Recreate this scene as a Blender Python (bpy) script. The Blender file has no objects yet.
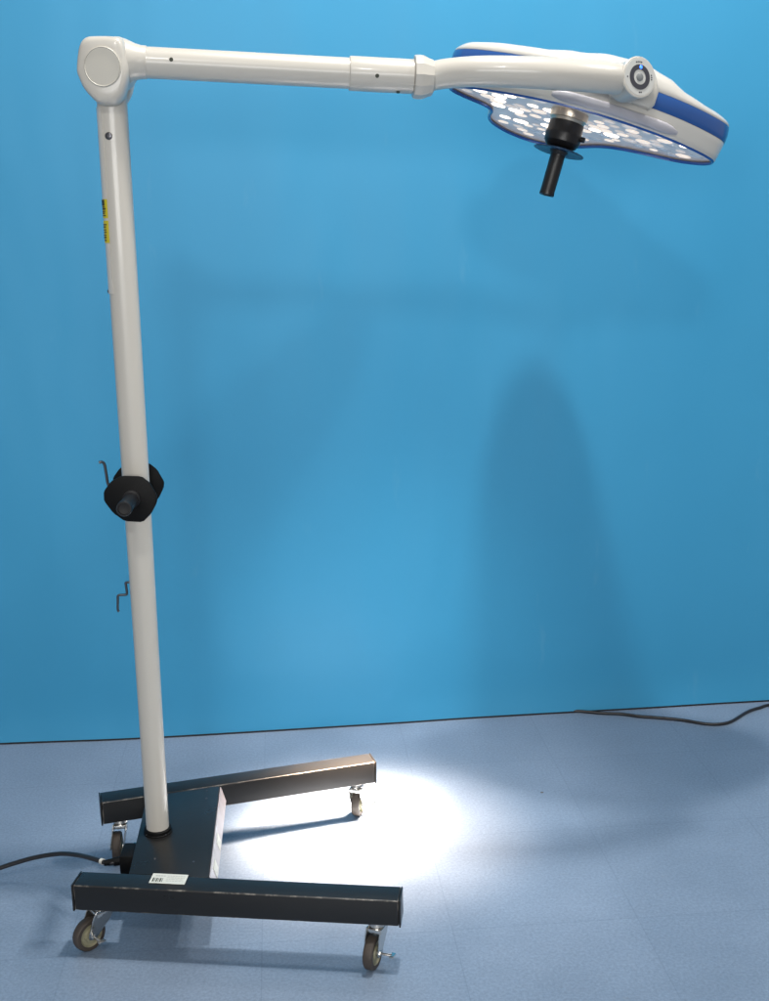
import bpy, bmesh, math, random
from mathutils import Vector, Matrix
from mathutils.noise import noise
random.seed(4)
V = Vector
sc = bpy.context.scene
C = sc.collection

# ------------------------------------------------------------------ camera
PITCH, ROLL, HC, FPX = math.radians(13.096), math.radians(-0.772), 1.548, 1161.36
cam = bpy.data.cameras.new('camera')
camo = bpy.data.objects.new('camera', cam)
C.objects.link(camo)
Fw = V((0, math.cos(PITCH), -math.sin(PITCH)))
U0 = V((0, math.sin(PITCH), math.cos(PITCH)))
R0 = V((1, 0, 0))
c_, s_ = math.cos(ROLL), math.sin(ROLL)
Rt = c_ * R0 + s_ * U0
Up = -s_ * R0 + c_ * U0
m = Matrix((Rt, Up, -Fw)).transposed().to_4x4()
m.translation = V((0, 0, HC))
camo.matrix_world = m
cam.sensor_fit = 'VERTICAL'
cam.sensor_height = 36.0
cam.lens = FPX / 1001 * 36.0
cam.clip_end = 200
sc.camera = camo

# ------------------------------------------------------------------ world and lights
sc.view_settings.view_transform = 'Standard'
sc.view_settings.look = 'None'
sc.view_settings.exposure = 0
sc.view_settings.gamma = 1
sc.cycles.use_denoising = True
sc.cycles.max_bounces = 8
sc.cycles.sample_clamp_indirect = 20
w = bpy.data.worlds.new('World')
sc.world = w
w.use_nodes = True
bg = w.node_tree.nodes['Background']
bg.inputs[0].default_value = (0.93, 0.95, 1.0, 1)
bg.inputs[1].default_value = 0.30

def area(name, loc, target, sx, sy, power, col):
    l = bpy.data.lights.new(name, 'AREA')
    l.shape = 'RECTANGLE'; l.size = sx; l.size_y = sy; l.energy = power; l.color = col
    o = bpy.data.objects.new(name, l)
    C.objects.link(o)
    o.location = loc
    o.rotation_euler = (V(target) - V(loc)).to_track_quat('-Z', 'Y').to_euler()
    return o
area('ceiling_light_front', (-0.41, -1.98, 4.3), (-0.3, 3.2, 1.0), 0.45, 0.35, 48, (1, .98, .95))
area('added_front_fill', (-0.2, -2.6, 1.9), (-.2, 3.2, .2), 3.0, 1.0, 100, (1, .99, .97))  # added soft fill behind the camera to brighten the lower backdrop
area('ceiling_light_overhead', (0.27, 2.30, 4.2), (0.35, 2.9, 0), 0.16, 0.14, 82, (1, .98, .95))
area('ceiling_light_side', (2.5, 2.3, 4.2), (0.2, 3.2, 0.8), 0.2, 0.2, 46, (1, .98, .95))

# ------------------------------------------------------------------ materials
def srgb(r, g, b):
    f = lambda c: ((c / 255 + 0.055) / 1.055) ** 2.4 if c > 10 else c / 255 / 12.92
    return (f(r), f(g), f(b), 1)
def mat(name, col, rough=0.4, metal=0.0, coat=0.0, bump=0.0, bscale=40, var=0.0, vscale=6, emit=None, estr=0, rvar=0.0, spec=0.5):
    mt = bpy.data.materials.new(name); mt.use_nodes = True
    nt = mt.node_tree; p = nt.nodes['Principled BSDF']
    p.inputs['Base Color'].default_value = col if len(col) == 4 else (*col, 1)
    p.inputs['Roughness'].default_value = rough
    p.inputs['Metallic'].default_value = metal
    p.inputs['Coat Weight'].default_value = coat
    p.inputs['Coat Roughness'].default_value = 0.08
    p.inputs['Specular IOR Level'].default_value = spec
    tc = nt.nodes.new('ShaderNodeTexCoord')
    if var or rvar:
        n = nt.nodes.new('ShaderNodeTexNoise'); n.inputs['Scale'].default_value = vscale; n.inputs['Detail'].default_value = 6
        nt.links.new(tc.outputs['Object'], n.inputs['Vector'])
        if var:
            mx = nt.nodes.new('ShaderNodeMix'); mx.data_type = 'RGBA'; mx.blend_type = 'MIX'
            a = [c * (1 - var) for c in col[:3]]; b = [min(1, c * (1 + var)) for c in col[:3]]
            mx.inputs[6].default_value = (*a, 1); mx.inputs[7].default_value = (*b, 1)
            nt.links.new(n.outputs['Fac'], mx.inputs[0]); nt.links.new(mx.outputs[2], p.inputs['Base Color'])
        if rvar:
            mr = nt.nodes.new('ShaderNodeMapRange')
            mr.inputs[1].default_value = .3; mr.inputs[2].default_value = .7
            mr.inputs[3].default_value = max(0.02, rough - rvar); mr.inputs[4].default_value = rough + rvar
            nt.links.new(n.outputs['Fac'], mr.inputs[0]); nt.links.new(mr.outputs[0], p.inputs['Roughness'])
    if bump:
        n2 = nt.nodes.new('ShaderNodeTexNoise'); n2.inputs['Scale'].default_value = bscale; n2.inputs['Detail'].default_value = 3
        nt.links.new(tc.outputs['Object'], n2.inputs['Vector'])
        bp = nt.nodes.new('ShaderNodeBump'); bp.inputs['Strength'].default_value = bump; bp.inputs['Distance'].default_value = 0.002
        nt.links.new(n2.outputs['Fac'], bp.inputs['Height']); nt.links.new(bp.outputs['Normal'], p.inputs['Normal'])
    if emit:
        p.inputs['Emission Color'].default_value = (*emit[:3], 1); p.inputs['Emission Strength'].default_value = estr
    return mt

M = {}
M['cream'] = mat('cream_paint', (.545, .515, .455), .32, coat=.2, bump=.06, bscale=120, var=.03, vscale=4)
M['cream_cap'] = mat('cream_cap', (.50, .475, .41), .45, var=.02)
M['white_shell'] = mat('white_shell', (.60, .575, .52), .25, coat=.5, var=.02, vscale=3)
M['grey_rail'] = mat('grey_rail', (.42, .41, .44), .35)
M['blue_band'] = mat('blue_band', (.020, .085, .29), .2, coat=.5)
M['blue_trim'] = mat('blue_trim', (.016, .085, .33), .25)
M['black_paint'] = mat('black_paint', (.013, .0128, .0125), .30, bump=.08, bscale=120, rvar=.03, vscale=14, var=.1, spec=.4)
M['worn_edge'] = mat('worn_paint_edge', (.05, .045, .04), .35)
nt_ = M['worn_edge'].node_tree; p_ = nt_.nodes['Principled BSDF']
n_ = nt_.nodes.new('ShaderNodeTexNoise'); n_.inputs['Scale'].default_value = 28; n_.inputs['Detail'].default_value = 8; n_.inputs['Roughness'].default_value = .7
r_ = nt_.nodes.new('ShaderNodeValToRGB'); r_.color_ramp.elements[0].position = .5; r_.color_ramp.elements[1].position = .68
r_.color_ramp.elements[0].color = (.018, .017, .016, 1); r_.color_ramp.elements[1].color = (.22, .20, .17, 1)
nt_.links.new(nt_.nodes['Texture Coordinate'].outputs['Object'], n_.inputs['Vector']); nt_.links.new(n_.outputs['Fac'], r_.inputs[0]); nt_.links.new(r_.outputs[0], p_.inputs['Base Color'])
M['black_plastic'] = mat('black_plastic', (.004, .004, .004), .55, bump=.1, bscale=200, spec=.16)
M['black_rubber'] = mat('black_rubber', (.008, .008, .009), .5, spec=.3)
M['grip'] = mat('grip_black', (.010, .009, .009), .38, bump=.1, bscale=160)
M['steel'] = mat('steel', (.62, .61, .58), .25, metal=1, var=.05, vscale=30)
M['dark_steel'] = mat('dark_steel', (.12, .12, .13), .32, metal=.9)
M['bronze'] = mat('hub_metal', (.60, .52, .42), .3, metal=.85)
M['tyre'] = mat('tyre', (.055, .043, .034), .6, bump=.2, bscale=200, var=.15, vscale=60)
M['rim'] = mat('wheel_rim', (.27, .25, .16), .5, var=.12, vscale=60)
M['reflector'] = mat('reflector_panel', (.44, .44, .45), .3, metal=.25, var=.3, vscale=16, emit=(1, .84, .72), estr=.2)  # warm glow and blotches painted in as glints of the LEDs
M['lens'] = mat('led_lens', (.7, .68, .64), .12, emit=(1, .76, .55), estr=.85)
M['lens_hot'] = mat('led_lens_hot', (.7, .68, .64), .12, emit=(1, .84, .68), estr=3.0)
M['lens_mid'] = mat('led_lens_mid', (.75, .72, .7), .12, emit=(1, .76, .56), estr=.42)
M['lens_dim'] = mat('led_lens_dim', (.7, .72, .75), .1, emit=(1, .8, .65), estr=.12)
M['inner'] = mat('pale_inner_panel', (.42, .40, .42), .45, var=.25, vscale=30, bump=.3, bscale=60)
M['yellow'] = mat('yellow_label', (.62, .52, .02), .5)
M['ink'] = mat('label_ink', (.03, .035, .02), .6)
M['faint_ink'] = mat('faint_ink', (.48, .49, .45), .6)
M['paper'] = mat('label_paper', (.66, .67, .60), .55, var=.05, vscale=200)
M['cable'] = mat('cable_rubber', (.016, .015, .016), .4)
M['tie'] = mat('cable_tie', (.7, .68, .6), .45)
M['cap_face'] = mat('switch_face', (.50, .50, .47), .4)
M['ring'] = mat('switch_ring', (.045, .045, .055), .35)
M['button'] = mat('switch_button', (.20, .21, .21), .35)
M['led_blue'] = mat('blue_indicator', (.02, .1, .8), .3, emit=(.05, .2, 1), estr=2.6)

def glass_mat():
    mt = bpy.data.materials.new('clear_cover'); mt.use_nodes = True
    nt = mt.node_tree; nt.nodes.clear()
    o = nt.nodes.new('ShaderNodeOutputMaterial'); mx = nt.nodes.new('ShaderNodeMixShader')
    t = nt.nodes.new('ShaderNodeBsdfTransparent'); g = nt.nodes.new('ShaderNodeBsdfGlossy')
    t.inputs[0].default_value = (.96, .98, 1, 1)
    g.inputs['Roughness'].default_value = .06
    mx.inputs[0].default_value = .09
    nt.links.new(t.outputs[0], mx.inputs[1]); nt.links.new(g.outputs[0], mx.inputs[2])
    nt.links.new(mx.outputs[0], o.inputs[0])
    return mt
M['glass'] = glass_mat()

def floor_mat():
    mt = bpy.data.materials.new('speckled_vinyl_floor'); mt.use_nodes = True
    nt = mt.node_tree; N = nt.nodes.new; L = nt.links.new
    p = nt.nodes['Principled BSDF']
    tc = N('ShaderNodeTexCoord')
    mp = N('ShaderNodeMapping'); mp.inputs['Rotation'].default_value = (0, 0, math.radians(-5.2))
    L(tc.outputs['Object'], mp.inputs['Vector'])
    mp2 = N('ShaderNodeMapping'); mp2.inputs['Location'].default_value = (-0.353, -0.247, 0)   # seams where the photo shows them
    L(mp.outputs[0], mp2.inputs['Vector'])
    br = N('ShaderNodeTexBrick')
    br.offset = 0.0; br.squash = 1.0
    br.inputs['Scale'].default_value = 1.0
    br.inputs['Brick Width'].default_value = 0.43; br.inputs['Row Height'].default_value = 0.415
    br.inputs['Mortar Size'].default_value = 0.0018; br.inputs['Mortar Smooth'].default_value = 0.6
    br.inputs['Color1'].default_value = (.202, .268, .362, 1); br.inputs['Color2'].default_value = (.212, .279, .375, 1)
    br.inputs['Mortar'].default_value = (.180, .240, .325, 1)
    L(mp2.outputs[0], br.inputs['Vector'])
    sp = N('ShaderNodeTexNoise'); sp.inputs['Scale'].default_value = 150; sp.inputs['Detail'].default_value = 4; sp.inputs['Roughness'].default_value = .7
    L(tc.outputs['Object'], sp.inputs['Vector'])
    mr = N('ShaderNodeMapRange'); mr.inputs[1].default_value = .3; mr.inputs[2].default_value = .7; mr.inputs[3].default_value = .80; mr.inputs[4].default_value = 1.18
    L(sp.outputs['Fac'], mr.inputs[0])
    big = N('ShaderNodeTexNoise'); big.inputs['Scale'].default_value = 2.3; big.inputs['Detail'].default_value = 7; big.inputs['Roughness'].default_value = .62
    L(tc.outputs['Object'], big.inputs['Vector'])
    mr2 = N('ShaderNodeMapRange'); mr2.inputs[1].default_value = .3; mr2.inputs[2].default_value = .7; mr2.inputs[3].default_value = .87; mr2.inputs[4].default_value = 1.1
    L(big.outputs['Fac'], mr2.inputs[0])
    mu = N('ShaderNodeMath'); mu.operation = 'MULTIPLY'; L(mr.outputs[0], mu.inputs[0]); L(mr2.outputs[0], mu.inputs[1])
    vm = N('ShaderNodeVectorMath'); vm.operation = 'SCALE'; L(br.outputs['Color'], vm.inputs[0]); L(mu.outputs[0], vm.inputs['Scale'])
    # thin scuffs and brownish stains
    st = N('ShaderNodeTexNoise'); st.inputs['Scale'].default_value = 9; st.inputs['Detail'].default_value = 8; st.inputs['Roughness'].default_value = .75
    stm = N('ShaderNodeMapping'); stm.inputs['Scale'].default_value = (1, 2.6, 1); stm.inputs['Rotation'].default_value = (0, 0, .5)
    L(tc.outputs['Object'], stm.inputs['Vector']); L(stm.outputs[0], st.inputs['Vector'])
    cr = N('ShaderNodeValToRGB'); cr.color_ramp.elements[0].position = .63; cr.color_ramp.elements[1].position = .75
    cr.color_ramp.elements[0].color = (0, 0, 0, 1); cr.color_ramp.elements[1].color = (.5, .5, .5, 1)
    L(st.outputs['Fac'], cr.inputs[0])
    mx = N('ShaderNodeMix'); mx.data_type = 'RGBA'; L(cr.outputs[0], mx.inputs[0]); L(vm.outputs[0], mx.inputs[6])
    mx.inputs[7].default_value = (.2, .19, .17, 1)
    vo = N('ShaderNodeTexVoronoi'); vo.inputs['Scale'].default_value = 3.1; L(tc.outputs['Object'], vo.inputs['Vector'])
    lt = N('ShaderNodeMath'); lt.operation = 'LESS_THAN'; lt.inputs[1].default_value = .016; L(vo.outputs['Distance'], lt.inputs[0])
    m3 = N('ShaderNodeMix'); m3.data_type = 'RGBA'; L(lt.outputs[0], m3.inputs[0]); L(mx.outputs[2], m3.inputs[6]); m3.inputs[7].default_value = (.10, .085, .07, 1)
    L(m3.outputs[2], p.inputs['Base Color'])
    p.inputs['Roughness'].default_value = .42
    mr3 = N('ShaderNodeMapRange'); mr3.inputs[1].default_value = .3; mr3.inputs[2].default_value = .7; mr3.inputs[3].default_value = .34; mr3.inputs[4].default_value = .52
    L(big.outputs['Fac'], mr3.inputs[0]); L(mr3.outputs[0], p.inputs['Roughness'])
    bp = N('ShaderNodeBump'); bp.inputs['Strength'].default_value = .25; bp.inputs['Distance'].default_value = .001
    L(sp.outputs['Fac'], bp.inputs['Height']); L(bp.outputs[0], p.inputs['Normal'])
    return mt
M['floor'] = floor_mat()

def backdrop_mat():
    mt = bpy.data.materials.new('blue_backdrop_vinyl'); mt.use_nodes = True
    nt = mt.node_tree; N = nt.nodes.new; L = nt.links.new
    p = nt.nodes['Principled BSDF']
    tc = N('ShaderNodeTexCoord')
    n = N('ShaderNodeTexNoise'); n.inputs['Scale'].default_value = .9; n.inputs['Detail'].default_value = 3
    L(tc.outputs['Object'], n.inputs['Vector'])
    mx = N('ShaderNodeMix'); mx.data_type = 'RGBA'
    mx.inputs[6].default_value = (.035, .265, .475, 1); mx.inputs[7].default_value = (.047, .295, .505, 1)
    L(n.outputs['Fac'], mx.inputs[0])
    # a few tiny specks of dirt
    vo = N('ShaderNodeTexVoronoi'); vo.inputs['Scale'].default_value = 2.2; L(tc.outputs['Object'], vo.inputs['Vector'])
    lt = N('ShaderNodeMath'); lt.operation = 'LESS_THAN'; lt.inputs[1].default_value = .012; L(vo.outputs['Distance'], lt.inputs[0])
    m2 = N('ShaderNodeMix'); m2.data_type = 'RGBA'; L(lt.outputs[0], m2.inputs[0]); L(mx.outputs[2], m2.inputs[6]); m2.inputs[7].default_value = (.03, .09, .15, 1)
    # faint upright rubs and smudges
    sm = N('ShaderNodeMapping'); sm.inputs['Scale'].default_value = (7, 7, 1.6); L(tc.outputs['Object'], sm.inputs['Vector'])
    sn = N('ShaderNodeTexNoise'); sn.inputs['Scale'].default_value = 1.6; sn.inputs['Detail'].default_value = 8; sn.inputs['Roughness'].default_value = .6
    L(sm.outputs[0], sn.inputs['Vector'])
    rp_ = N('ShaderNodeMapRange'); rp_.inputs[1].default_value = .64; rp_.inputs[2].default_value = .76; rp_.inputs[3].default_value = 0; rp_.inputs[4].default_value = .16
    L(sn.outputs['Fac'], rp_.inputs[0])
    m4 = N('ShaderNodeMix'); m4.data_type = 'RGBA'; L(rp_.outputs[0], m4.inputs[0]); L(m2.outputs[2], m4.inputs[6]); m4.inputs[7].default_value = (.22, .42, .55, 1)
    L(m4.outputs[2], p.inputs['Base Color'])
    bn = N('ShaderNodeTexNoise'); bn.inputs['Scale'].default_value = 1.8; bn.inputs['Detail'].default_value = 2
    bm_ = N('ShaderNodeMapping'); bm_.inputs['Scale'].default_value = (1.6, 1.6, .6); L(tc.outputs['Object'], bm_.inputs['Vector']); L(bm_.outputs[0], bn.inputs['Vector'])
    bp = N('ShaderNodeBump'); bp.inputs['Strength'].default_value = .6; bp.inputs['Distance'].default_value = .03
    L(bn.outputs['Fac'], bp.inputs['Height']); L(bp.outputs[0], p.inputs['Normal'])
    p.inputs['Roughness'].default_value = .48
    p.inputs['Specular IOR Level'].default_value = .35
    return mt
M['backdrop'] = backdrop_mat()

# ------------------------------------------------------------------ helpers
def finish(name, bm, material, parent=None, smooth=True, angle=40):
    bmesh.ops.recalc_face_normals(bm, faces=bm.faces)
    me = bpy.data.meshes.new(name); 
    if parent is not None:
        off = parent['_w'] if '_w' in parent else (0, 0, 0)
        bmesh.ops.translate(bm, verts=bm.verts, vec=-V(off))
    bm.to_mesh(me); bm.free()
    me.materials.append(M[material])
    if smooth:
        for p in me.polygons: p.use_smooth = True
        me.set_sharp_from_angle(angle=math.radians(angle))
    o = bpy.data.objects.new(name, me); C.objects.link(o)
    if parent is not None:
        o.parent = parent
        o['_w'] = parent['_w'] if '_w' in parent else (0, 0, 0)
    return o

def frame(d):
    d = V(d).normalized()
    x = d.cross(V((0, 0, 1)))
    if x.length < 1e-3: x = d.cross(V((0, 1, 0)))
    x.normalize(); return x, x.cross(d).normalized(), d

def add_ring_loft(bm, rings, cap=True, close=True):
    rr = [[bm.verts.new(p) for p in r] for r in rings]
    n = len(rr[0])
    for a, b in zip(rr, rr[1:]):
        for i in range(n if close else n - 1):
            j = (i + 1) % n
            bm.faces.new((a[i], a[j], b[j], b[i]))
    if cap:
        bm.faces.new(rr[0][::-1]); bm.faces.new(rr[-1])
    return rr

def add_lathe(bm, org, d, prof, n=32, cap=True):
    x, y, z = frame(d)
    add_ring_loft(bm, [[V(org) + z * t + x * (r * math.cos(2 * math.pi * k / n)) + y * (r * math.sin(2 * math.pi * k / n)) for k in range(n)] for t, r in prof], cap)

def spline(pts, n=8, closed=False):
    pts = [V(p) for p in pts]; out = []
    N_ = len(pts)
    g = (lambda i: pts[i % N_]) if closed else (lambda i: pts[max(0, min(N_ - 1, i))])
    for i in range(N_ if closed else N_ - 1):
        a, b, c, d = g(i - 1), g(i), g(i + 1), g(i + 2)
        for k in range(n):
            t = k / n
            out.append(0.5 * ((2 * b) + (c - a) * t + (2 * a - 5 * b + 4 * c - d) * t * t + (3 * b - a - 3 * c + d) * t ** 3))
    if not closed: out.append(pts[-1])
    return out

def add_tube(bm, pts, r, n=12, closed=False, cap=True):
    pts = [V(p) for p in pts]
    rs = r if isinstance(r, (list, tuple)) else [r] * len(pts)
    rings = []; px = None
    for i, p in enumerate(pts):
        if closed: t = pts[(i + 1) % len(pts)] - pts[i - 1]
        else: t = pts[min(i + 1, len(pts) - 1)] - pts[max(i - 1, 0)]
        t.normalize()
        if px is None: px, py, _ = frame(t)
        px = (px - t * px.dot(t)).normalized(); py = t.cross(px)
        rings.append([p + px * (rs[i] * math.cos(2 * math.pi * k / n)) + py * (rs[i] * math.sin(2 * math.pi * k / n)) for k in range(n)])
    if closed: rings.append(rings[0]); cap = False
    add_ring_loft(bm, rings, cap)
    if closed: bmesh.ops.remove_doubles(bm, verts=bm.verts, dist=1e-6)

def add_prism(bm, poly, vec, bevel=0, seg=2):
    """poly: list of 3D points, extruded by vec"""
    a = [bm.verts.new(V(p)) for p in poly]; b = [bm.verts.new(V(p) + V(vec)) for p in poly]
    fs = [bm.faces.new(a[::-1]), bm.faces.new(b)]
    n = len(a)
    for i in range(n): fs.append(bm.faces.new((a[i], a[(i + 1) % n], b[(i + 1) % n], b[i])))
    if bevel:
        es = set(e for f in fs for e in f.edges)
        if n > 8: es = set(e for f in fs[:2] for e in f.edges)
        bmesh.ops.bevel(bm, geom=list(es), offset=bevel, segments=seg, affect='EDGES', profile=.5)

def add_box(bm, c, x, y, z, sx, sy, sz, bevel=.002, seg=2):
    c = V(c); x, y, z = V(x), V(y), V(z)
    poly = [c + x * (i * sx / 2) + y * (j * sy / 2) - z * sz / 2 for i, j in ((-1, -1), (1, -1), (1, 1), (-1, 1))]
    add_prism(bm, poly, z * sz, bevel, seg)

def part(name, material, parent, fn, angle=40, smooth=True):
    bm = bmesh.new(); fn(bm); return finish(name, bm, material, parent, smooth, angle)
def lathe_part(name, material, parent, org, d, prof, n=32, angle=40):
    return part(name, material, parent, lambda bm: add_lathe(bm, org, d, prof, n), angle)
def tube_part(name, material, parent, pts, r, n=12, **k):
    return part(name, material, parent, lambda bm: add_tube(bm, pts, r, n, **k))

# ------------------------------------------------------------------ setting: floor and backdrop
bm = bmesh.new()
vs = [bm.verts.new(p) for p in ((-7, -4, 0), (7, -4, 0), (7, 7, 0), (-7, 7, 0))]
bm.faces.new(vs)
fl = finish('floor', bm, 'floor', smooth=False); fl['kind'] = 'structure'; fl['label'] = 'pale blue speckled vinyl tile floor'

base_line = [(-3.2, 3.22), (-2.2, 3.29), (-1.212, 3.366), (-.749, 3.395), (-.011, 3.478), (.265, 3.514), (.565, 3.546), (.867, 3.577), (1.275, 3.622), (2.2, 3.70), (3.2, 3.78)]
bl = spline([(x, y, 0) for x, y in base_line], 14)
bm = bmesh.new()
rows = []
NZ = 60
for k in range(NZ + 1):
    z = 0.004 + 2.75 * k / NZ
    row = []
    for i, p in enumerate(bl):
        wob = .016 * noise(V((p.x * .9, z * .7, 3.1))) + .004 * noise(V((p.x * 2.3, z * 1.3, 8.0)))
        wob *= min(1, z / .35)
        edge = 0.0
        if z < .12: edge = -.012 * (1 - z / .12) ** 2      # the sheet's foot curls forward a little
        row.append(V((p.x, p.y + wob + edge + .012, z)))
    rows.append(row)
rr = [[bm.verts.new(p) for p in r] for r in rows]
for a, b in zip(rr, rr[1:]):
    for i in range(len(a) - 1): bm.faces.new((a[i], a[i + 1], b[i + 1], b[i]))
bmesh.ops.recalc_face_normals(bm, faces=bm.faces)
ret = bmesh.ops.solidify(bm, geom=bm.faces[:], thickness=.004)
bd = finish('backdrop', bm, 'backdrop'); bd['kind'] = 'structure'; bd['label'] = 'plain blue vinyl sheet hanging behind the lamp'

bm = bmesh.new(); add_tube(bm, [p + V((0, -.003, .0028)) for p in bl], .0026, 8)  # dark rod stands in for the shadow line under the sheet
foot_shade = finish('backdrop_foot_shade', bm, 'black_rubber', bd)

# ------------------------------------------------------------------ the lamp
ROOT = V((-.546, 2.498, 0))
root = bpy.data.objects.new('surgical_lamp', None); C.objects.link(root); root.location = ROOT
root.empty_display_size = .2
root['_w'] = tuple(ROOT)
root['label'] = 'cream mobile operating lamp with a three-lobed light head, on a black H-shaped base with castors'
root['category'] = 'surgical lamp'

ZT, ZB, BW = .172, .112, .057
FA, FB = V((-.688, 2.268, 0)), V((.018, 2.190, 0))      # front edge of the near beam
RA, RB = V((-.713, 2.643, 0)), V((-.035, 2.848, 0))     # front edge of the far beam
def perp(a, b):
    d = (b - a).normalized(); return V((-d.y, d.x, 0))
X, Y, Z = V((1, 0, 0)), V((0, 1, 0)), V((0, 0, 1))
def beam(a, b):
    n = perp(a, b); d = (b - a).normalized(); L_ = (b - a).length
    c = (a + b) / 2 + n * BW / 2 + Z * (ZT + ZB) / 2
    o = part('beam', 'black_paint', root, lambda bm: add_box(bm, c, d, n, Z, L_, BW, ZT - ZB, .0025, 3))
    o.data.materials.append(M['worn_edge'])
    for f in o.data.polygons:
        if max(abs(f.normal.dot(v)) for v in (d, n, Z)) < .97: f.material_index = 1
    for s in (-1, 1):
        part('end_cap', 'black_paint', o, lambda bm: add_box(bm, c + d * s * (L_ / 2 + .0025) - Z * .001, d, n, Z, .004, BW + .0016, ZT - ZB + .003, .0012))
    return o
beam(FA, FB); beam(RA, RB)
# cross plate between the beams
nF, nR = perp(FA, FB), perp(RA, RB)
def on_line(p, a, b, x):   # point of the line a-b (2D) at given x
    t = (x - a.x) / (b.x - a.x); q = a + (b - a) * t; return V((q.x, q.y, 0))
Fi = (FA + nF * (BW + .001), FB + nF * (BW + .001)); Ri = (RA - nR * .001, RB - nR * .001)
pl = [on_line(0, *Fi, -.576), on_line(0, *Fi, -.397), on_line(0, *Ri, -.431), on_line(0, *Ri, -.607)]
plate = part('cross_plate', 'black_paint', root, lambda bm: add_prism(bm, [V((p.x, p.y, ZB + .004)) for p in pl], Z * (ZT - ZB - .0045), .002))
# flared inner panel in mottled pale grey
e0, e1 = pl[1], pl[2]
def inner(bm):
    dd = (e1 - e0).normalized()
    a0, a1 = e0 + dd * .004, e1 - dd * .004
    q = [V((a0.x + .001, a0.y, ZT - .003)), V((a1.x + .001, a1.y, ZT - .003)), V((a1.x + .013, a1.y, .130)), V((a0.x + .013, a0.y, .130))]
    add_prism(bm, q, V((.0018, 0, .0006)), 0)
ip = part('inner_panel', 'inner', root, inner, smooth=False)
ip['label'] = 'pale grey inner panel of the base'
for t in (.18, .45):
    c = e0.lerp(e1, t)
    def slot(bm):
        p0 = V((c.x + .0058, c.y, .158)); dn = V((.285, 0, -.958)); al = (e1 - e0).normalized()
        q = [p0 - al * .022, p0 + al * .022, p0 + al * .022 + dn * .024, p0 - al * .022 + dn * .024]
        add_prism(bm, q, V((.0016, 0, .0005)), 0)
    part('pale_patch', 'paper', ip, slot, smooth=False)
# screws on the base
for p in ((-.46, 2.70), (-.455, 2.66), (-.53, 2.375), (-.44, 2.36)):
    lathe_part('screw', 'dark_steel', plate, (p[0], p[1], ZT - .0008), Z, [(0, .003), (.0012, .0025)], 10)
# socket box with plug
def sock(bm):
    add_box(bm, (-.597, 2.43, .139), X, Y, Z, .040, .062, .050, .002)
sb = part('power_socket', 'black_plastic', root, sock)

# sticker on the base, with its bar marks and faint print
stk = [V((-.521, 2.311, ZT + .0006)), V((-.442, 2.302, ZT + .0006)), V((-.445, 2.264, ZT + .0006)), V((-.524, 2.273, ZT + .0006))]
st = part('label_sticker', 'paper', root, lambda bm: add_prism(bm, stk, Z * .0007, 0), smooth=False)
st['label'] = 'small white sticker with dark bar marks'
def on_stk(u, v, h=.0017): return stk[0] + (stk[1] - stk[0]) * u + (stk[3] - stk[0]) * v + Z * (h - .0006)
def quad(bm, u0, v0, u1, v1, h=.0017, f=on_stk):
    bm.faces.new([bm.verts.new(f(a, b, h)) for a, b in ((u0, v0), (u1, v0), (u1, v1), (u0, v1))])
def marks(bm):
    u = .06
    for wd, gp in ((.05, .03), (.02, .03), (.045, .03), (.02, .03), (.05, .03), (.02, .02)):
        quad(bm, u, .48, u + wd * .8, .86); u += wd * .8 + gp * .8
part('bar_marks', 'ink', st, marks, smooth=False)
def faint(bm):
    for k in range(4):
        v = .2 + k * .17; u = .44
        while u < .9:
            l = random.uniform(.04, .1); quad(bm, u, v, min(u + l, .93), v + .06); u += l + .02
    u = .1
    for k in range(4): quad(bm, u, .2, u + .06, .3); u += .075
part('faint_print', 'faint_ink', st, faint, smooth=False)

# pole ------------------------------------------------------------
P = V((-.546, 2.498, 0))
col = lathe_part('base_collar', 'black_plastic', root, P + Z * (ZT - .001), Z, [(0, .0335), (.003, .0335), (.004, .0315), (.011, .0312), (.013, .029), (.013, .025)], 40)
for k in range(4):
    a = math.radians(45 + 90 * k)
    lathe_part('screw', 'dark_steel', col, P + V((math.cos(a) * .0322, math.sin(a) * .0322, ZT + .003)), Z, [(0, .002), (.001, .0015)], 8)
pole = lathe_part('pole', 'cream', root, P + Z * ZT, Z, [(.002, .0265), (.43, .0275), (.83, .0292), (1.2, .0302), (1.655, .0305)], 48)
# sleeve strip with the yellow labels, on the left flank of the pole's upper end
def strip(bm, z0, z1, a0, a1, r, th=.0014):
    n = 8; rings = []
    for z in (z0, z1):
        rings.append([P + V((math.cos(a0 + (a1 - a0) * k / n) * r, math.sin(a0 + (a1 - a0) * k / n) * r, z)) for k in range(n + 1)] +
                     [P + V((math.cos(a1 + (a0 - a1) * k / n) * (r + th), math.sin(a1 + (a0 - a1) * k / n) * (r + th), z)) for k in range(n + 1)])
    add_ring_loft(bm, rings)
A0, A1 = math.radians(165), math.radians(236)
cs = part('cover_strip', 'white_shell', pole, lambda bm: strip(bm, 1.425, 1.80, A0, A1, .0303, .0022))
for i, (z0, z1) in enumerate(((1.580, 1.618), (1.530, 1.575))):
    lab = part('warning_label', 'yellow', pole, lambda bm: strip(bm, z0, z1, math.radians(172), math.radians(238), .0326, .0006))
    def ink(bm, z0=z0, z1=z1, i=i):
        n = 7
        for k in range(n):
            zz = z0 + .004 + (z1 - z0 - .008) * k / n
            a = random.uniform(198, 204)
            for aa in range(3):
                s = math.radians(a + aa * 9); strip(bm, zz, zz + (.0035 if k % 2 else .0025), s, s + math.radians(random.uniform(4, 8)), .0335, .0003)
        if i == 0: strip(bm, z1 - .013, z1 - .001, math.radians(190), math.radians(224), .0335, .0003)
    part('label_print', 'ink', lab, ink, smooth=False)
lathe_part('screw', 'dark_steel', pole, P + V((-.0045, -.0295, 1.742)), (-.1, -1, 0), [(0, .0075), (.002, .0075), (.003, .006), (.0032, .002)], 16)
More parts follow.
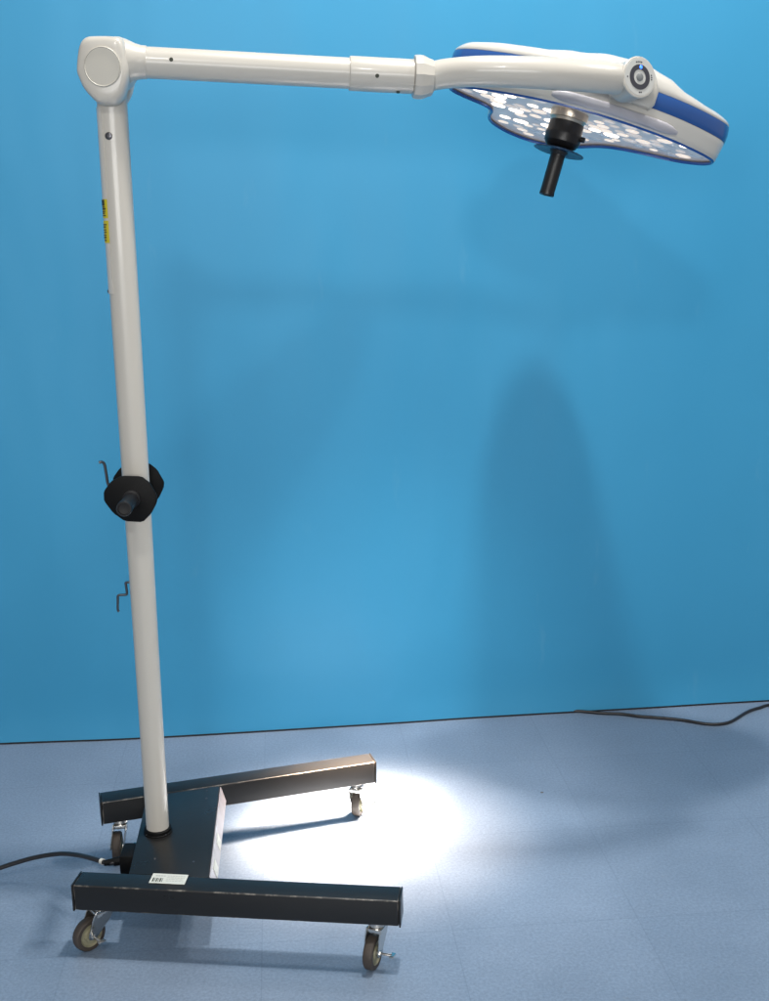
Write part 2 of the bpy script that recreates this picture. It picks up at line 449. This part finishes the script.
lathe_part('seam_screw', 'dark_steel', pole, P + V((-.0315, -.006, 1.43)), (-1, -.2, 0), [(0, .004), (.002, .003)], 10)

# cable winder: two dark octagonal plates on an axle through the pole
def octo(cx, cy, cz, sc_=1.08):
    px = [(200, 228), (290, 232), (325, 262), (357, 325), (352, 355), (325, 405), (283, 446), (200, 440), (152, 402), (112, 345), (113, 300), (150, 252)]
    px = [(p.x, p.y) for a, b in zip(px, px[1:] + px[:1]) for p in (V(a).lerp(V(b), .14), V(a).lerp(V(b), .86))]
    return [V((cx + (x - 233) / 4.764 / 484 * sc_, cy, cz - (y - 336) / 4.764 / 484 * sc_)) for x, y in px]
wd = part('cable_winder', 'black_plastic', root, lambda bm: add_lathe(bm, (-.5405, 2.57, .998), (0, -1, 0), [(0, .012), (.2, .012)], 20))
part('winder_plate', 'black_plastic', wd, lambda bm: add_prism(bm, octo(-.543, 2.418, .996), V((0, .006, 0)), .0015))
part('winder_plate', 'black_plastic', wd, lambda bm: add_prism(bm, octo(-.553, 2.552, .998), V((0, .006, 0)), .0015))
def stem(bm):
    n = 28; x, y, z = frame((.08, -1, .05)); o = V((-.540, 2.42, .997))
    add_ring_loft(bm, [[o + z * t + x * (r * math.cos(2 * math.pi * k / n)) + y * (r * math.sin(2 * math.pi * k / n)) for k in range(n)]
                       for t, r in [(0, .019), (.012, .019), (.014, .0150), (.098, .0150), (.100, .0160), (.122, .0160), (.124, .015), (.124, .0125), (.118, .012), (.117, .002)]])
part('winder_axle', 'black_rubber', wd, stem)

# small wire hooks on the pole
tube_part('wire_hook', 'dark_steel', root, spline([(-.572, 2.515, .995), (-.600, 2.52, .996), (-.6125, 2.52, 1.006), (-.6155, 2.52, 1.03), (-.618, 2.52, 1.052), (-.623, 2.518, 1.058), (-.629, 2.516, 1.057)], 5), .0032, 10)
tube_part('crank_hook', 'dark_steel', root, spline([(-.570, 2.50, .786), (-.583, 2.50, .785), (-.5835, 2.5, .780), (-.5825, 2.50, .762), (-.585, 2.50, .757), (-.600, 2.50, .756), (-.6035, 2.5, .753), (-.6045, 2.50, .74), (-.6055, 2.50, .722), (-.603, 2.50, .717)], 4), .0028, 10)

# knuckle at the pole's top ---------------------------------------
shell = [(-0.6011, 1.8692), (-0.5934, 1.9094), (-0.5803, 1.9271), (-0.5565, 1.9303), (-0.5187, 1.9285), (-0.5051, 1.9194), (-0.4999, 1.8904), (-0.4986, 1.8589), (-0.509, 1.8229), (-0.5246, 1.8027), (-0.5462, 1.7990), (-0.5652, 1.8045), (-0.5874, 1.8284), (-0.5977, 1.8512)]
sp2 = [V((p.x, 0, p.z)) for p in spline([(x, 0, z) for x, z in shell], 5, True)]
cen = V((-.549, 0, 1.868))
def shell_rings(bm, prof, dx=0, dz=0):
    add_ring_loft(bm, [[V((cen.x + (p.x - cen.x) * s + dx, y, cen.z + (p.z - cen.z) * s + dz)) for p in sp2] for y, s in prof])
kn = part('knuckle_shell', 'cream', root, lambda bm: shell_rings(bm, [(2.478, .95), (2.476, .985), (2.455, 1.0), (2.446, .985), (2.439, .95), (2.434, .89), (2.432, .80), (2.431, .62)]), angle=60)
part('knuckle_shell', 'cream', root, lambda bm: shell_rings(bm, [(2.520, .92), (2.522, .955), (2.540, .97), (2.550, .94), (2.556, .87), (2.559, .77), (2.560, .6)], -.004, .002), angle=60)
cc = V((-.5455, 2.429, 1.870))
def kcap(bm):
    n = 40
    add_ring_loft(bm, [[cc + V((r * .0365 * math.cos(2 * math.pi * k / n), y, r * .0380 * math.sin(2 * math.pi * k / n))) for k in range(n)] for y, r in [(.004, 1), (-.0012, 1), (-.0025, .96), (-.0012, .93), (-.0014, .7), (-.0016, .3)]])
part('knuckle_cap', 'cream_cap', kn, kcap)
def tongue(bm):
    add_lathe(bm, (-.540, 2.4785, 1.876), (0, 1, 0), [(0, .046), (.002, .049), (.037, .049), (.0395, .046)], 40)
kt = part('pivot_block', 'cream', root, tongue)
D = (V((.088, 2.55, 1.857)) - V((-.472, 2.49, 1.885))).normalized()
A_ = V((-.472, 2.49, 1.885))
lathe_part('arm_neck', 'cream', kt, A_ - D * .060, D, [(0, .046), (.010, .046), (.024, .042), (.040, .0355), (.052, .0325), (.062, .0320), (.064, .0305)], 40, 60)
arm = lathe_part('horizontal_arm', 'cream', root, A_, D, [(0, .0305), (.42, .0305)], 40)
slv = lathe_part('arm_sleeve', 'cream', root, A_ + D * .413, D, [(0, .0312), (.001, .0334), (.003, .0342), (.133, .0342), (.134, .032)], 40)
for o_, off, r_ in ((A_ + D * .057, V((0, -.030, .0045)), .0042),):
    lathe_part('screw_hole', 'ink', arm, o_ + off, (0, -1, .1), [(0, r_), (.0012, r_ * .9)], 14)
lathe_part('screw_hole', 'ink', slv, A_ + D * .472 + V((0, -.0337, -.006)), (0, -1, -.1), [(0, .0042), (.0012, .0038)], 14)
lathe_part('screw_hole', 'ink', slv, A_ + D * .515 + V((0, -.012, -.0325)), (0, -.35, -1), [(0, .0042), (.0022, .0036)], 14)
F_ = A_ + D * .547
fc = lathe_part('arm_flange', 'cream', root, F_, D, [(0, .035), (.0015, .0425), (.005, .0435), (.012, .0442), (.020, .0435), (.034, .0375), (.040, .0360), (.043, .031)], 12, 25)

# curved arm to the head
cp = [F_ + D * .03, V((.140, 2.545, 1.8625)), V((.208, 2.525, 1.8635)), V((.289, 2.515, 1.8600)), V((.372, 2.52, 1.8555)), V((.440, 2.54, 1.8530)), V((.492, 2.568, 1.8515)), V((.512, 2.60, 1.852))]
cpts = spline(cp, 8)
cr_ = []
for i in range(len(cpts)):
    t = i / (len(cpts) - 1)
    cr_.append(.0285 + .0035 * math.sin(min(1, t / .75) * math.pi / 2))
ca = part('curved_arm', 'cream', root, lambda bm: add_tube(bm, cpts, cr_, 32), angle=60)
E = V((.42, -.88, .12)).normalized()
CE = V((.543, 2.56, 1.852))
sw = lathe_part('arm_end_joint', 'cream', root, CE - E * .062, E, [(0, .034), (.006, .039), (.012, .0405), (.054, .0405), (.058, .0425), (.0625, .0425), (.0645, .0405), (.0645, .034)], 44)
lathe_part('switch_face', 'cap_face', sw, CE + E * .0015, E, [(0, .0385), (.0015, .0375)], 44)
def annul(bm, r0, r1, h, n=44, t0=.0030):
    x, y, z = frame(E); o = CE + E * t0
    add_ring_loft(bm, [[o + z * t + x * (r * math.cos(2 * math.pi * k / n)) + y * (r * math.sin(2 * math.pi * k / n)) for k in range(n)] for t, r in [(0, r0), (0, r1), (h, r1), (h, r0), (0, r0)]], cap=False)
part('switch_ring', 'ring', sw, lambda bm: annul(bm, .0155, .0255, .0010))
lathe_part('switch_button', 'button', sw, CE + E * .003, E, [(0, .0085), (.002, .008), (.003, .006)], 28)
ex, ey, ez = frame(E)
if ex.x < 0: ex = -ex
if ey.z < 0: ey = -ey
def onface(ang, r, h): return CE + E * h + ex * (r * math.cos(ang)) + ey * (r * math.sin(ang))
lathe_part('indicator_lamp', 'led_blue', sw, onface(math.radians(80), .0205, .004), E, [(0, .0038), (.001, .0030)], 16)
for a0, n in ((90, 4), (0, 3), (270, 2), (180, 1)):
    for k in range(n):
        a = math.radians(a0 + (k - (n - 1) / 2) * 8)
        lathe_part('dot_mark', 'ring', sw, onface(a, .0308, .0028), E, [(0, .0019), (.0006, .0016)], 8)

# head -------------------------------------------------------------
Hc = V((.449, 2.70, 1.797))
W = V((.277, .058, .959)).normalized()
ha = (X - W * W.x).normalized(); hb = W.cross(ha)
def hp(u, v, h=0): return Hc + ha * u + hb * v + W * h
ctrl = [(.343, .130), (.313, .078), (.212, .008), (.11, -.027), (.013, -.040), (-.076, -.028), (-.163, .010), (-.250, .068), (-.291, .122), (-.288, .162), (-.252, .196), (-.205, .225), (-.180, .270), (-.180, .335), (-.168, .425), (-.110, .512), (-.030, .540), (.040, .490), (.078, .405), (.122, .315), (.195, .268), (.280, .242), (.332, .188)]
out2 = [V((p.x, p.y)) for p in spline([(u, v, 0) for u, v in ctrl], 6, True)]
NO = len(out2)
for _ in range(4): out2 = [(out2[i - 1] + out2[i] * 2 + out2[(i + 1) % NO]) / 4 for i in range(NO)]
nrm = []
for i in range(NO):
    t = (out2[(i + 1) % NO] - out2[i - 1]).normalized(); nn = V((-t.y, t.x))
    nrm.append(nn)
cx2 = V((.0, .2))
if nrm[0].dot(out2[0] - cx2) < 0: nrm = [-n for n in nrm]
def off2(i, d): return out2[i] + nrm[i] * d
def Htop(u):
    tb = [(-.31, .096), (-.27, .104), (-.2, .107), (-.12, .108), (-.05, .117), (.03, .130), (.10, .134), (.16, .124), (.22, .106), (.28, .099), (.34, .096)]
    if u <= tb[0][0]: return tb[0][1]
    for (a, b), (c, d) in zip(tb, tb[1:]):
        if u <= c:
            t = (u - a) / (c - a); t = t * t * (3 - 2 * t); return b + (d - b) * t
    return tb[-1][1]
def ring(h, d=0, s=1.0, t=None):
    r = []
    for i in range(NO):
        p = off2(i, d); p = cx2 + (p - cx2) * s
        hh = h if t is None else .081 + t * (Htop(p.x) - .081)
        r.append(hp(p.x, p.y, hh))
    return r
body = part('head_housing', 'white_shell', root, lambda bm: add_ring_loft(bm, [ring(.001, .001), ring(-.001, .004), ring(.001, .006), ring(.010, .008), ring(.030, .012), ring(.040, .0135), ring(.0425, .0135), ring(.0425, .004)], cap=False), angle=50)
part('blue_band', 'blue_band', body, lambda bm: add_ring_loft(bm, [ring(.0425, .004), ring(.0428, .0142), ring(.046, .0155), ring(.060, .0165), ring(.074, .0155), ring(.0785, .0142), ring(.0788, .004)], cap=False), angle=50)
part('top_cover', 'white_shell', body, lambda bm: add_ring_loft(bm, [ring(.0792, .004), ring(.0794, .0125), ring(.0815, .0135), ring(0, .0120, t=.25), ring(0, .0085, t=.5), ring(0, .002, t=.76), ring(0, -.008, .99, t=.93), ring(0, -.012, .95, t=1.0), ring(0, -.012, .86, t=1.04), ring(0, -.012, .65, t=1.08), ring(0, -.012, .35, t=1.1), ring(0, -.012, .1, t=1.11)]), angle=60)
part('lens_trim', 'blue_trim', body, lambda bm: add_tube(bm, [hp(*off2(i, .0005), -.0015) for i in range(NO)], .0038, 8, closed=True))
part('reflector_panel', 'reflector', body, lambda bm: add_ring_loft(bm, [ring(.005, -.0005), ring(.0055, -.0005, .9), ring(.006, 0, .5), ring(.006, 0, .1)]), angle=60)
part('glass_cover', 'glass', body, lambda bm: bm.faces.new([bm.verts.new(p) for p in ring(.0015, -.0015)]), smooth=False)

# LED lenses on the reflector panel
def inside(u, v, marg):
    k = 0; md = 9
    for i in range(NO):
        a, b = out2[i], out2[(i + 1) % NO]
        md = min(md, (a - V((u, v))).length)
        if (a.y > v) != (b.y > v) and u < a.x + (v - a.y) / (b.y - a.y) * (b.x - a.x): k ^= 1
    return k and md > marg
HU = V((-.018, .062))    # handle position on the panel
leds = []
for r_i in range(-2, 18):
    for c_i in range(-10, 11):
        u = (c_i + (.5 if r_i % 2 else 0)) * .0425 + .004 + random.uniform(-.008, .008)
        v = r_i * .0375 + random.uniform(-.007, .007)
        if random.random() < .12: continue
        if inside(u, v, .021) and (V((u, v)) - HU).length > .058: leds.append(V((u, v)))
for k, q in enumerate(leds):
    def lens(bm):
        g = random.uniform(.6, 1.2)
        add_lathe(bm, hp(q.x, q.y, .0052), -W, [(t, r * g) for t, r in [(0, .0175), (.0012, .0165), (.0012, .0140), (.0005, .0125), (.0012, .0105), (.0024, .006), (.0028, .002)]], 16)
    bright = .62 if q.x < .06 else .3
    part('led_lens', 'lens_hot' if random.random() < (.3 if q.x < .03 else .05) else 'lens' if random.random() < bright else random.choice(('lens_dim', 'lens_mid', 'lens_mid')), body, lens, angle=30)

# grey rail along the near lower rim
def rail(bm):
    idx = [i for i in range(NO) if -.085 < out2[i].x < .228 and out2[i].y < .1]
    k0 = min(idx); idx = sorted(idx)
    sec = [(.004, .002), (.012, .0025), (.0175, .006), (.0195, .013), (.0195, .020), (.0175, .024), (.008, .025)]
    rings = []
    n = len(idx)
    for j, i in enumerate(idx):
        s = 1.0
        if j == 0 or j == n - 1: s = .35
        elif j == 1 or j == n - 2: s = .8
        rings.append([hp(*off2(i, .009 + (d - .009) * (s if d > .009 else 1)), .013 + (h - .013) * s) for d, h in sec])
    add_ring_loft(bm, rings)
part('side_rail', 'grey_rail', body, rail, angle=60)

# bracket between joint and head
def bracket(bm):
    c = hp(.115, -.030, 0)
    lo = [hp(.052, -.085, .035), hp(.178, -.085, .030), hp(.178, -.02, .03), hp(.052, -.02, .035)]
    rings = []
    for h, u0, u1, v0, v1 in ((.036, .052, .128, -.066, -.03), (.034, .044, .134, -.070, -.03), (.042, .038, .139, -.075, -.03), (.070, .036, .139, -.078, -.03), (.088, .046, .130, -.078, -.03), (.108, .066, .120, -.070, -.03)):
        cs_ = []
        r = .008
        for (cu, cv, a0) in ((u1 - r, v0 + r, -90), (u1 - r, v1, 0), (u0 + r, v1, 90), (u0 + r, v0 + r, 180)):
            for k in range(5):
                a = math.radians(a0 + k * 22.5)
                cs_.append(hp(cu + r * math.cos(a), cv + r * math.sin(a), h))
        rings.append(cs_)
    add_ring_loft(bm, rings)
part('head_bracket', 'cream', root, bracket, angle=50)

# sterile handle
O = hp(HU.x, HU.y, .012)
M['guard'] = mat('guard_disc', (.012, .045, .10), .35)
hub = lathe_part('handle_hub', 'grip', root, O, -W, [(.030, .036), (.032, .0395), (.052, .0400), (.055, .0415), (.060, .0420), (.076, .0405), (.085, .034), (.090, .024), (.090, .015)], 40, 30)
lathe_part('metal_collar', 'bronze', hub, O, -W, [(0, .044), (.014, .0435), (.020, .0425), (.024, .0425), (.025, .040), (.031, .038)], 40, 30)
lathe_part('guard_disc', 'guard', hub, O - W * .0905, -W, [(0, .018), (.001, .040), (.0055, .0575), (.0075, .0578), (.0085, .055), (.0060, .040), (.0050, .018)], 44, 30)
lathe_part('handle_grip', 'grip', hub, O - W * .094, -W, [(-.004, .022), (.004, .021), (.010, .0170), (.093, .0168), (.100, .0175), (.102, .0168), (.102, .013), (.096, .011)], 32, 30)
kd = (ha * .93 - hb * .35 - W * .05).normalized()
lathe_part('lock_screw', 'grip', hub, O - W * .058 + kd * .038, kd, [(0, .006), (.012, .006), (.013, .005)], 16)

# the light itself: three lobes of LEDs converging on one field
FOCUS = V((-.115, 2.82, 0))
def led_spot(u, v, tgt, power, cone, blend, soft, col):
    l = bpy.data.lights.new('led_spot', 'SPOT'); l.energy = power; l.color = col
    l.spot_size = math.radians(cone); l.spot_blend = blend; l.shadow_soft_size = soft
    o = bpy.data.objects.new('led_spot', l); C.objects.link(o)
    loc = hp(u, v, -.010)
    o.location = loc
    o.rotation_euler = (tgt - loc).to_track_quat('-Z', 'Y').to_euler()
for (u, v), d in zip(((-.16, .12), (-.07, .40), (.20, .12)), ((-.01, .01, 0), (.03, .08, 0), (-.03, -.04, 0))):
    led_spot(u, v, FOCUS + V(d), 1800, 15.8, 1.0, .12, (1, .76, .57))
led_spot(-.03, .2, FOCUS + V((.05, -.02, 0)), 560, 32, 1.0, .12, (1, .71, .52))
led_spot(-.03, .2, FOCUS + V((.1, .2, 0)), 105, 66, 1.0, .12, (1, .93, .87))   # stray light round the field

# castors -----------------------------------------------------------
def castor(top, wheel, axis, brake=1):
    """top: pivot under the beam; wheel: centre of the wheel (z = radius); axis: outward axle direction"""
    R_ = .0375
    top = V((*top, ZB)); wc = V((*wheel, R_ + .0005)); ax = V((axis[0], axis[1], 0)).normalized()
    fwd = V((-ax.y, ax.x, 0))
    fk = part('castor', 'steel', root, lambda bm: (
        add_lathe(bm, top, -Z, [(0, .021), (.004, .021), (.005, .017), (.012, .019), (.015, .017), (.020, .0165)], 28)))
    for s in (-1, 1):
        def side(bm):
            t0 = top - Z * .017 + ax * s * .0145
            w0 = wc + ax * s * .0145
            dn = (w0 - t0).normalized(); sd = ax.cross(dn).normalized()
            q = [t0 + sd * .022, t0 - sd * .022, t0 - sd * .022 + dn * .018, w0 - sd * .011 + dn * .002, w0 - sd * .006 + dn * .009, w0 + sd * .006 + dn * .009, w0 + sd * .011 + dn * .002, t0 + sd * .022 + dn * .018]
            add_prism(bm, q, ax * s * .003, .0006, 1)
        part('fork_side', 'steel', fk, side)
    part('fork_top', 'steel', fk, lambda bm: add_box(bm, top - Z * .0215, ax, fwd, Z, .0345, .038, .010, .002))
    part('tyre', 'tyre', fk, lambda bm: add_lathe(bm, wc - ax * .0105, ax, [(.003, .0262), (0, .0270), (0, .0345), (.002, .0367), (.0055, R_), (.0155, R_), (.019, .0367), (.021, .0345), (.021, .0270), (.018, .0262)], 40, False))
    part('rim', 'rim', fk, lambda bm: add_lathe(bm, wc - ax * .0100, ax, [(-.001, .012), (-.001, .014), (.003, .016), (.004, .0235), (0, .0268), (.020, .0268), (.016, .0235), (.016, .016), (.021, .014), (.021, .003)], 36))
    part('axle', 'steel', fk, lambda bm: (add_lathe(bm, wc - ax * .019, ax, [(0, .0035), (.001, .0065), (.006, .0065), (.006, .004), (.032, .004), (.032, .0065), (.038, .0065), (.039, .0035)], 6)))
    if brake:
        def br(bm):
            b0 = wc + ax * .020
            add_tube(bm, [b0, b0 + ax * .010, b0 + ax * .022 + fwd * .003 - Z * .001], .0032, 8)
            add_box(bm, b0 + ax * .024 - Z * .001 + fwd * .003, ax, fwd, Z, .010, .018, .004, .0012)
        part('brake_lever', 'steel', fk, br)
    return fk
castor((-.640, 2.300), (-.668, 2.292), (.72, -.68))
castor((-.028, 2.222), (-.038, 2.212), (.93, -.36))
castor((-.680, 2.685), (-.688, 2.668), (.97, .12))
castor((-.085, 2.862), (-.082, 2.886), (.96, -.28))

# ------------------------------------------------------------------ cables
def top_tag(o, label, cat): o['label'] = label; o['category'] = cat
pc_pts = spline([(-.618, 2.428, .137), (-.640, 2.420, .136), (-.662, 2.430, .133), (-.695, 2.455, .128), (-.745, 2.500, .112), (-.80, 2.54, .092), (-.87, 2.56, .070), (-.95, 2.56, .045), (-1.03, 2.545, .020), (-1.12, 2.52, .0065), (-1.30, 2.47, .0065), (-1.7, 2.44, .0065), (-2.4, 2.6, .0065)], 8)
bm = bmesh.new(); add_tube(bm, pc_pts, .0055, 14)
pc = finish('power_cord', bm, 'cable')
top_tag(pc, 'black power cord arching from the left side of the base out of the picture', 'cord')
lathe_part('plug', 'black_plastic', pc, (-.619, 2.4285, .137), (-1, -.22, -.03), [(0, .010), (.016, .010), (.020, .0085), (.040, .0065)], 20)
lathe_part('cable_tie', 'tie', pc, (-.662, 2.430, .133), (-.76, .62, -.1), [(0, .0068), (.009, .0068)], 16)

rp = spline([(.45, 3.575, .005), (.56, 3.562, .005), (.64, 3.546, .005), (.700, 3.530, .005), (.76, 3.522, .005), (.82, 3.500, .005), (.88, 3.487, .005), (.945, 3.468, .005), (1.01, 3.437, .005), (1.055, 3.432, .005), (1.10, 3.452, .005), (1.168, 3.520, .005), (1.22, 3.555, .005), (1.30, 3.585, .005), (1.6, 3.60, .005), (2.2, 3.65, .005)], 8)
bm = bmesh.new(); add_tube(bm, rp, .0048, 12)
fc2 = finish('floor_cable', bm, 'cable')
top_tag(fc2, 'thin black cable lying on the floor along the foot of the blue backdrop', 'cable')

for o in bpy.data.objects:
    if '_w' in o: del o['_w']
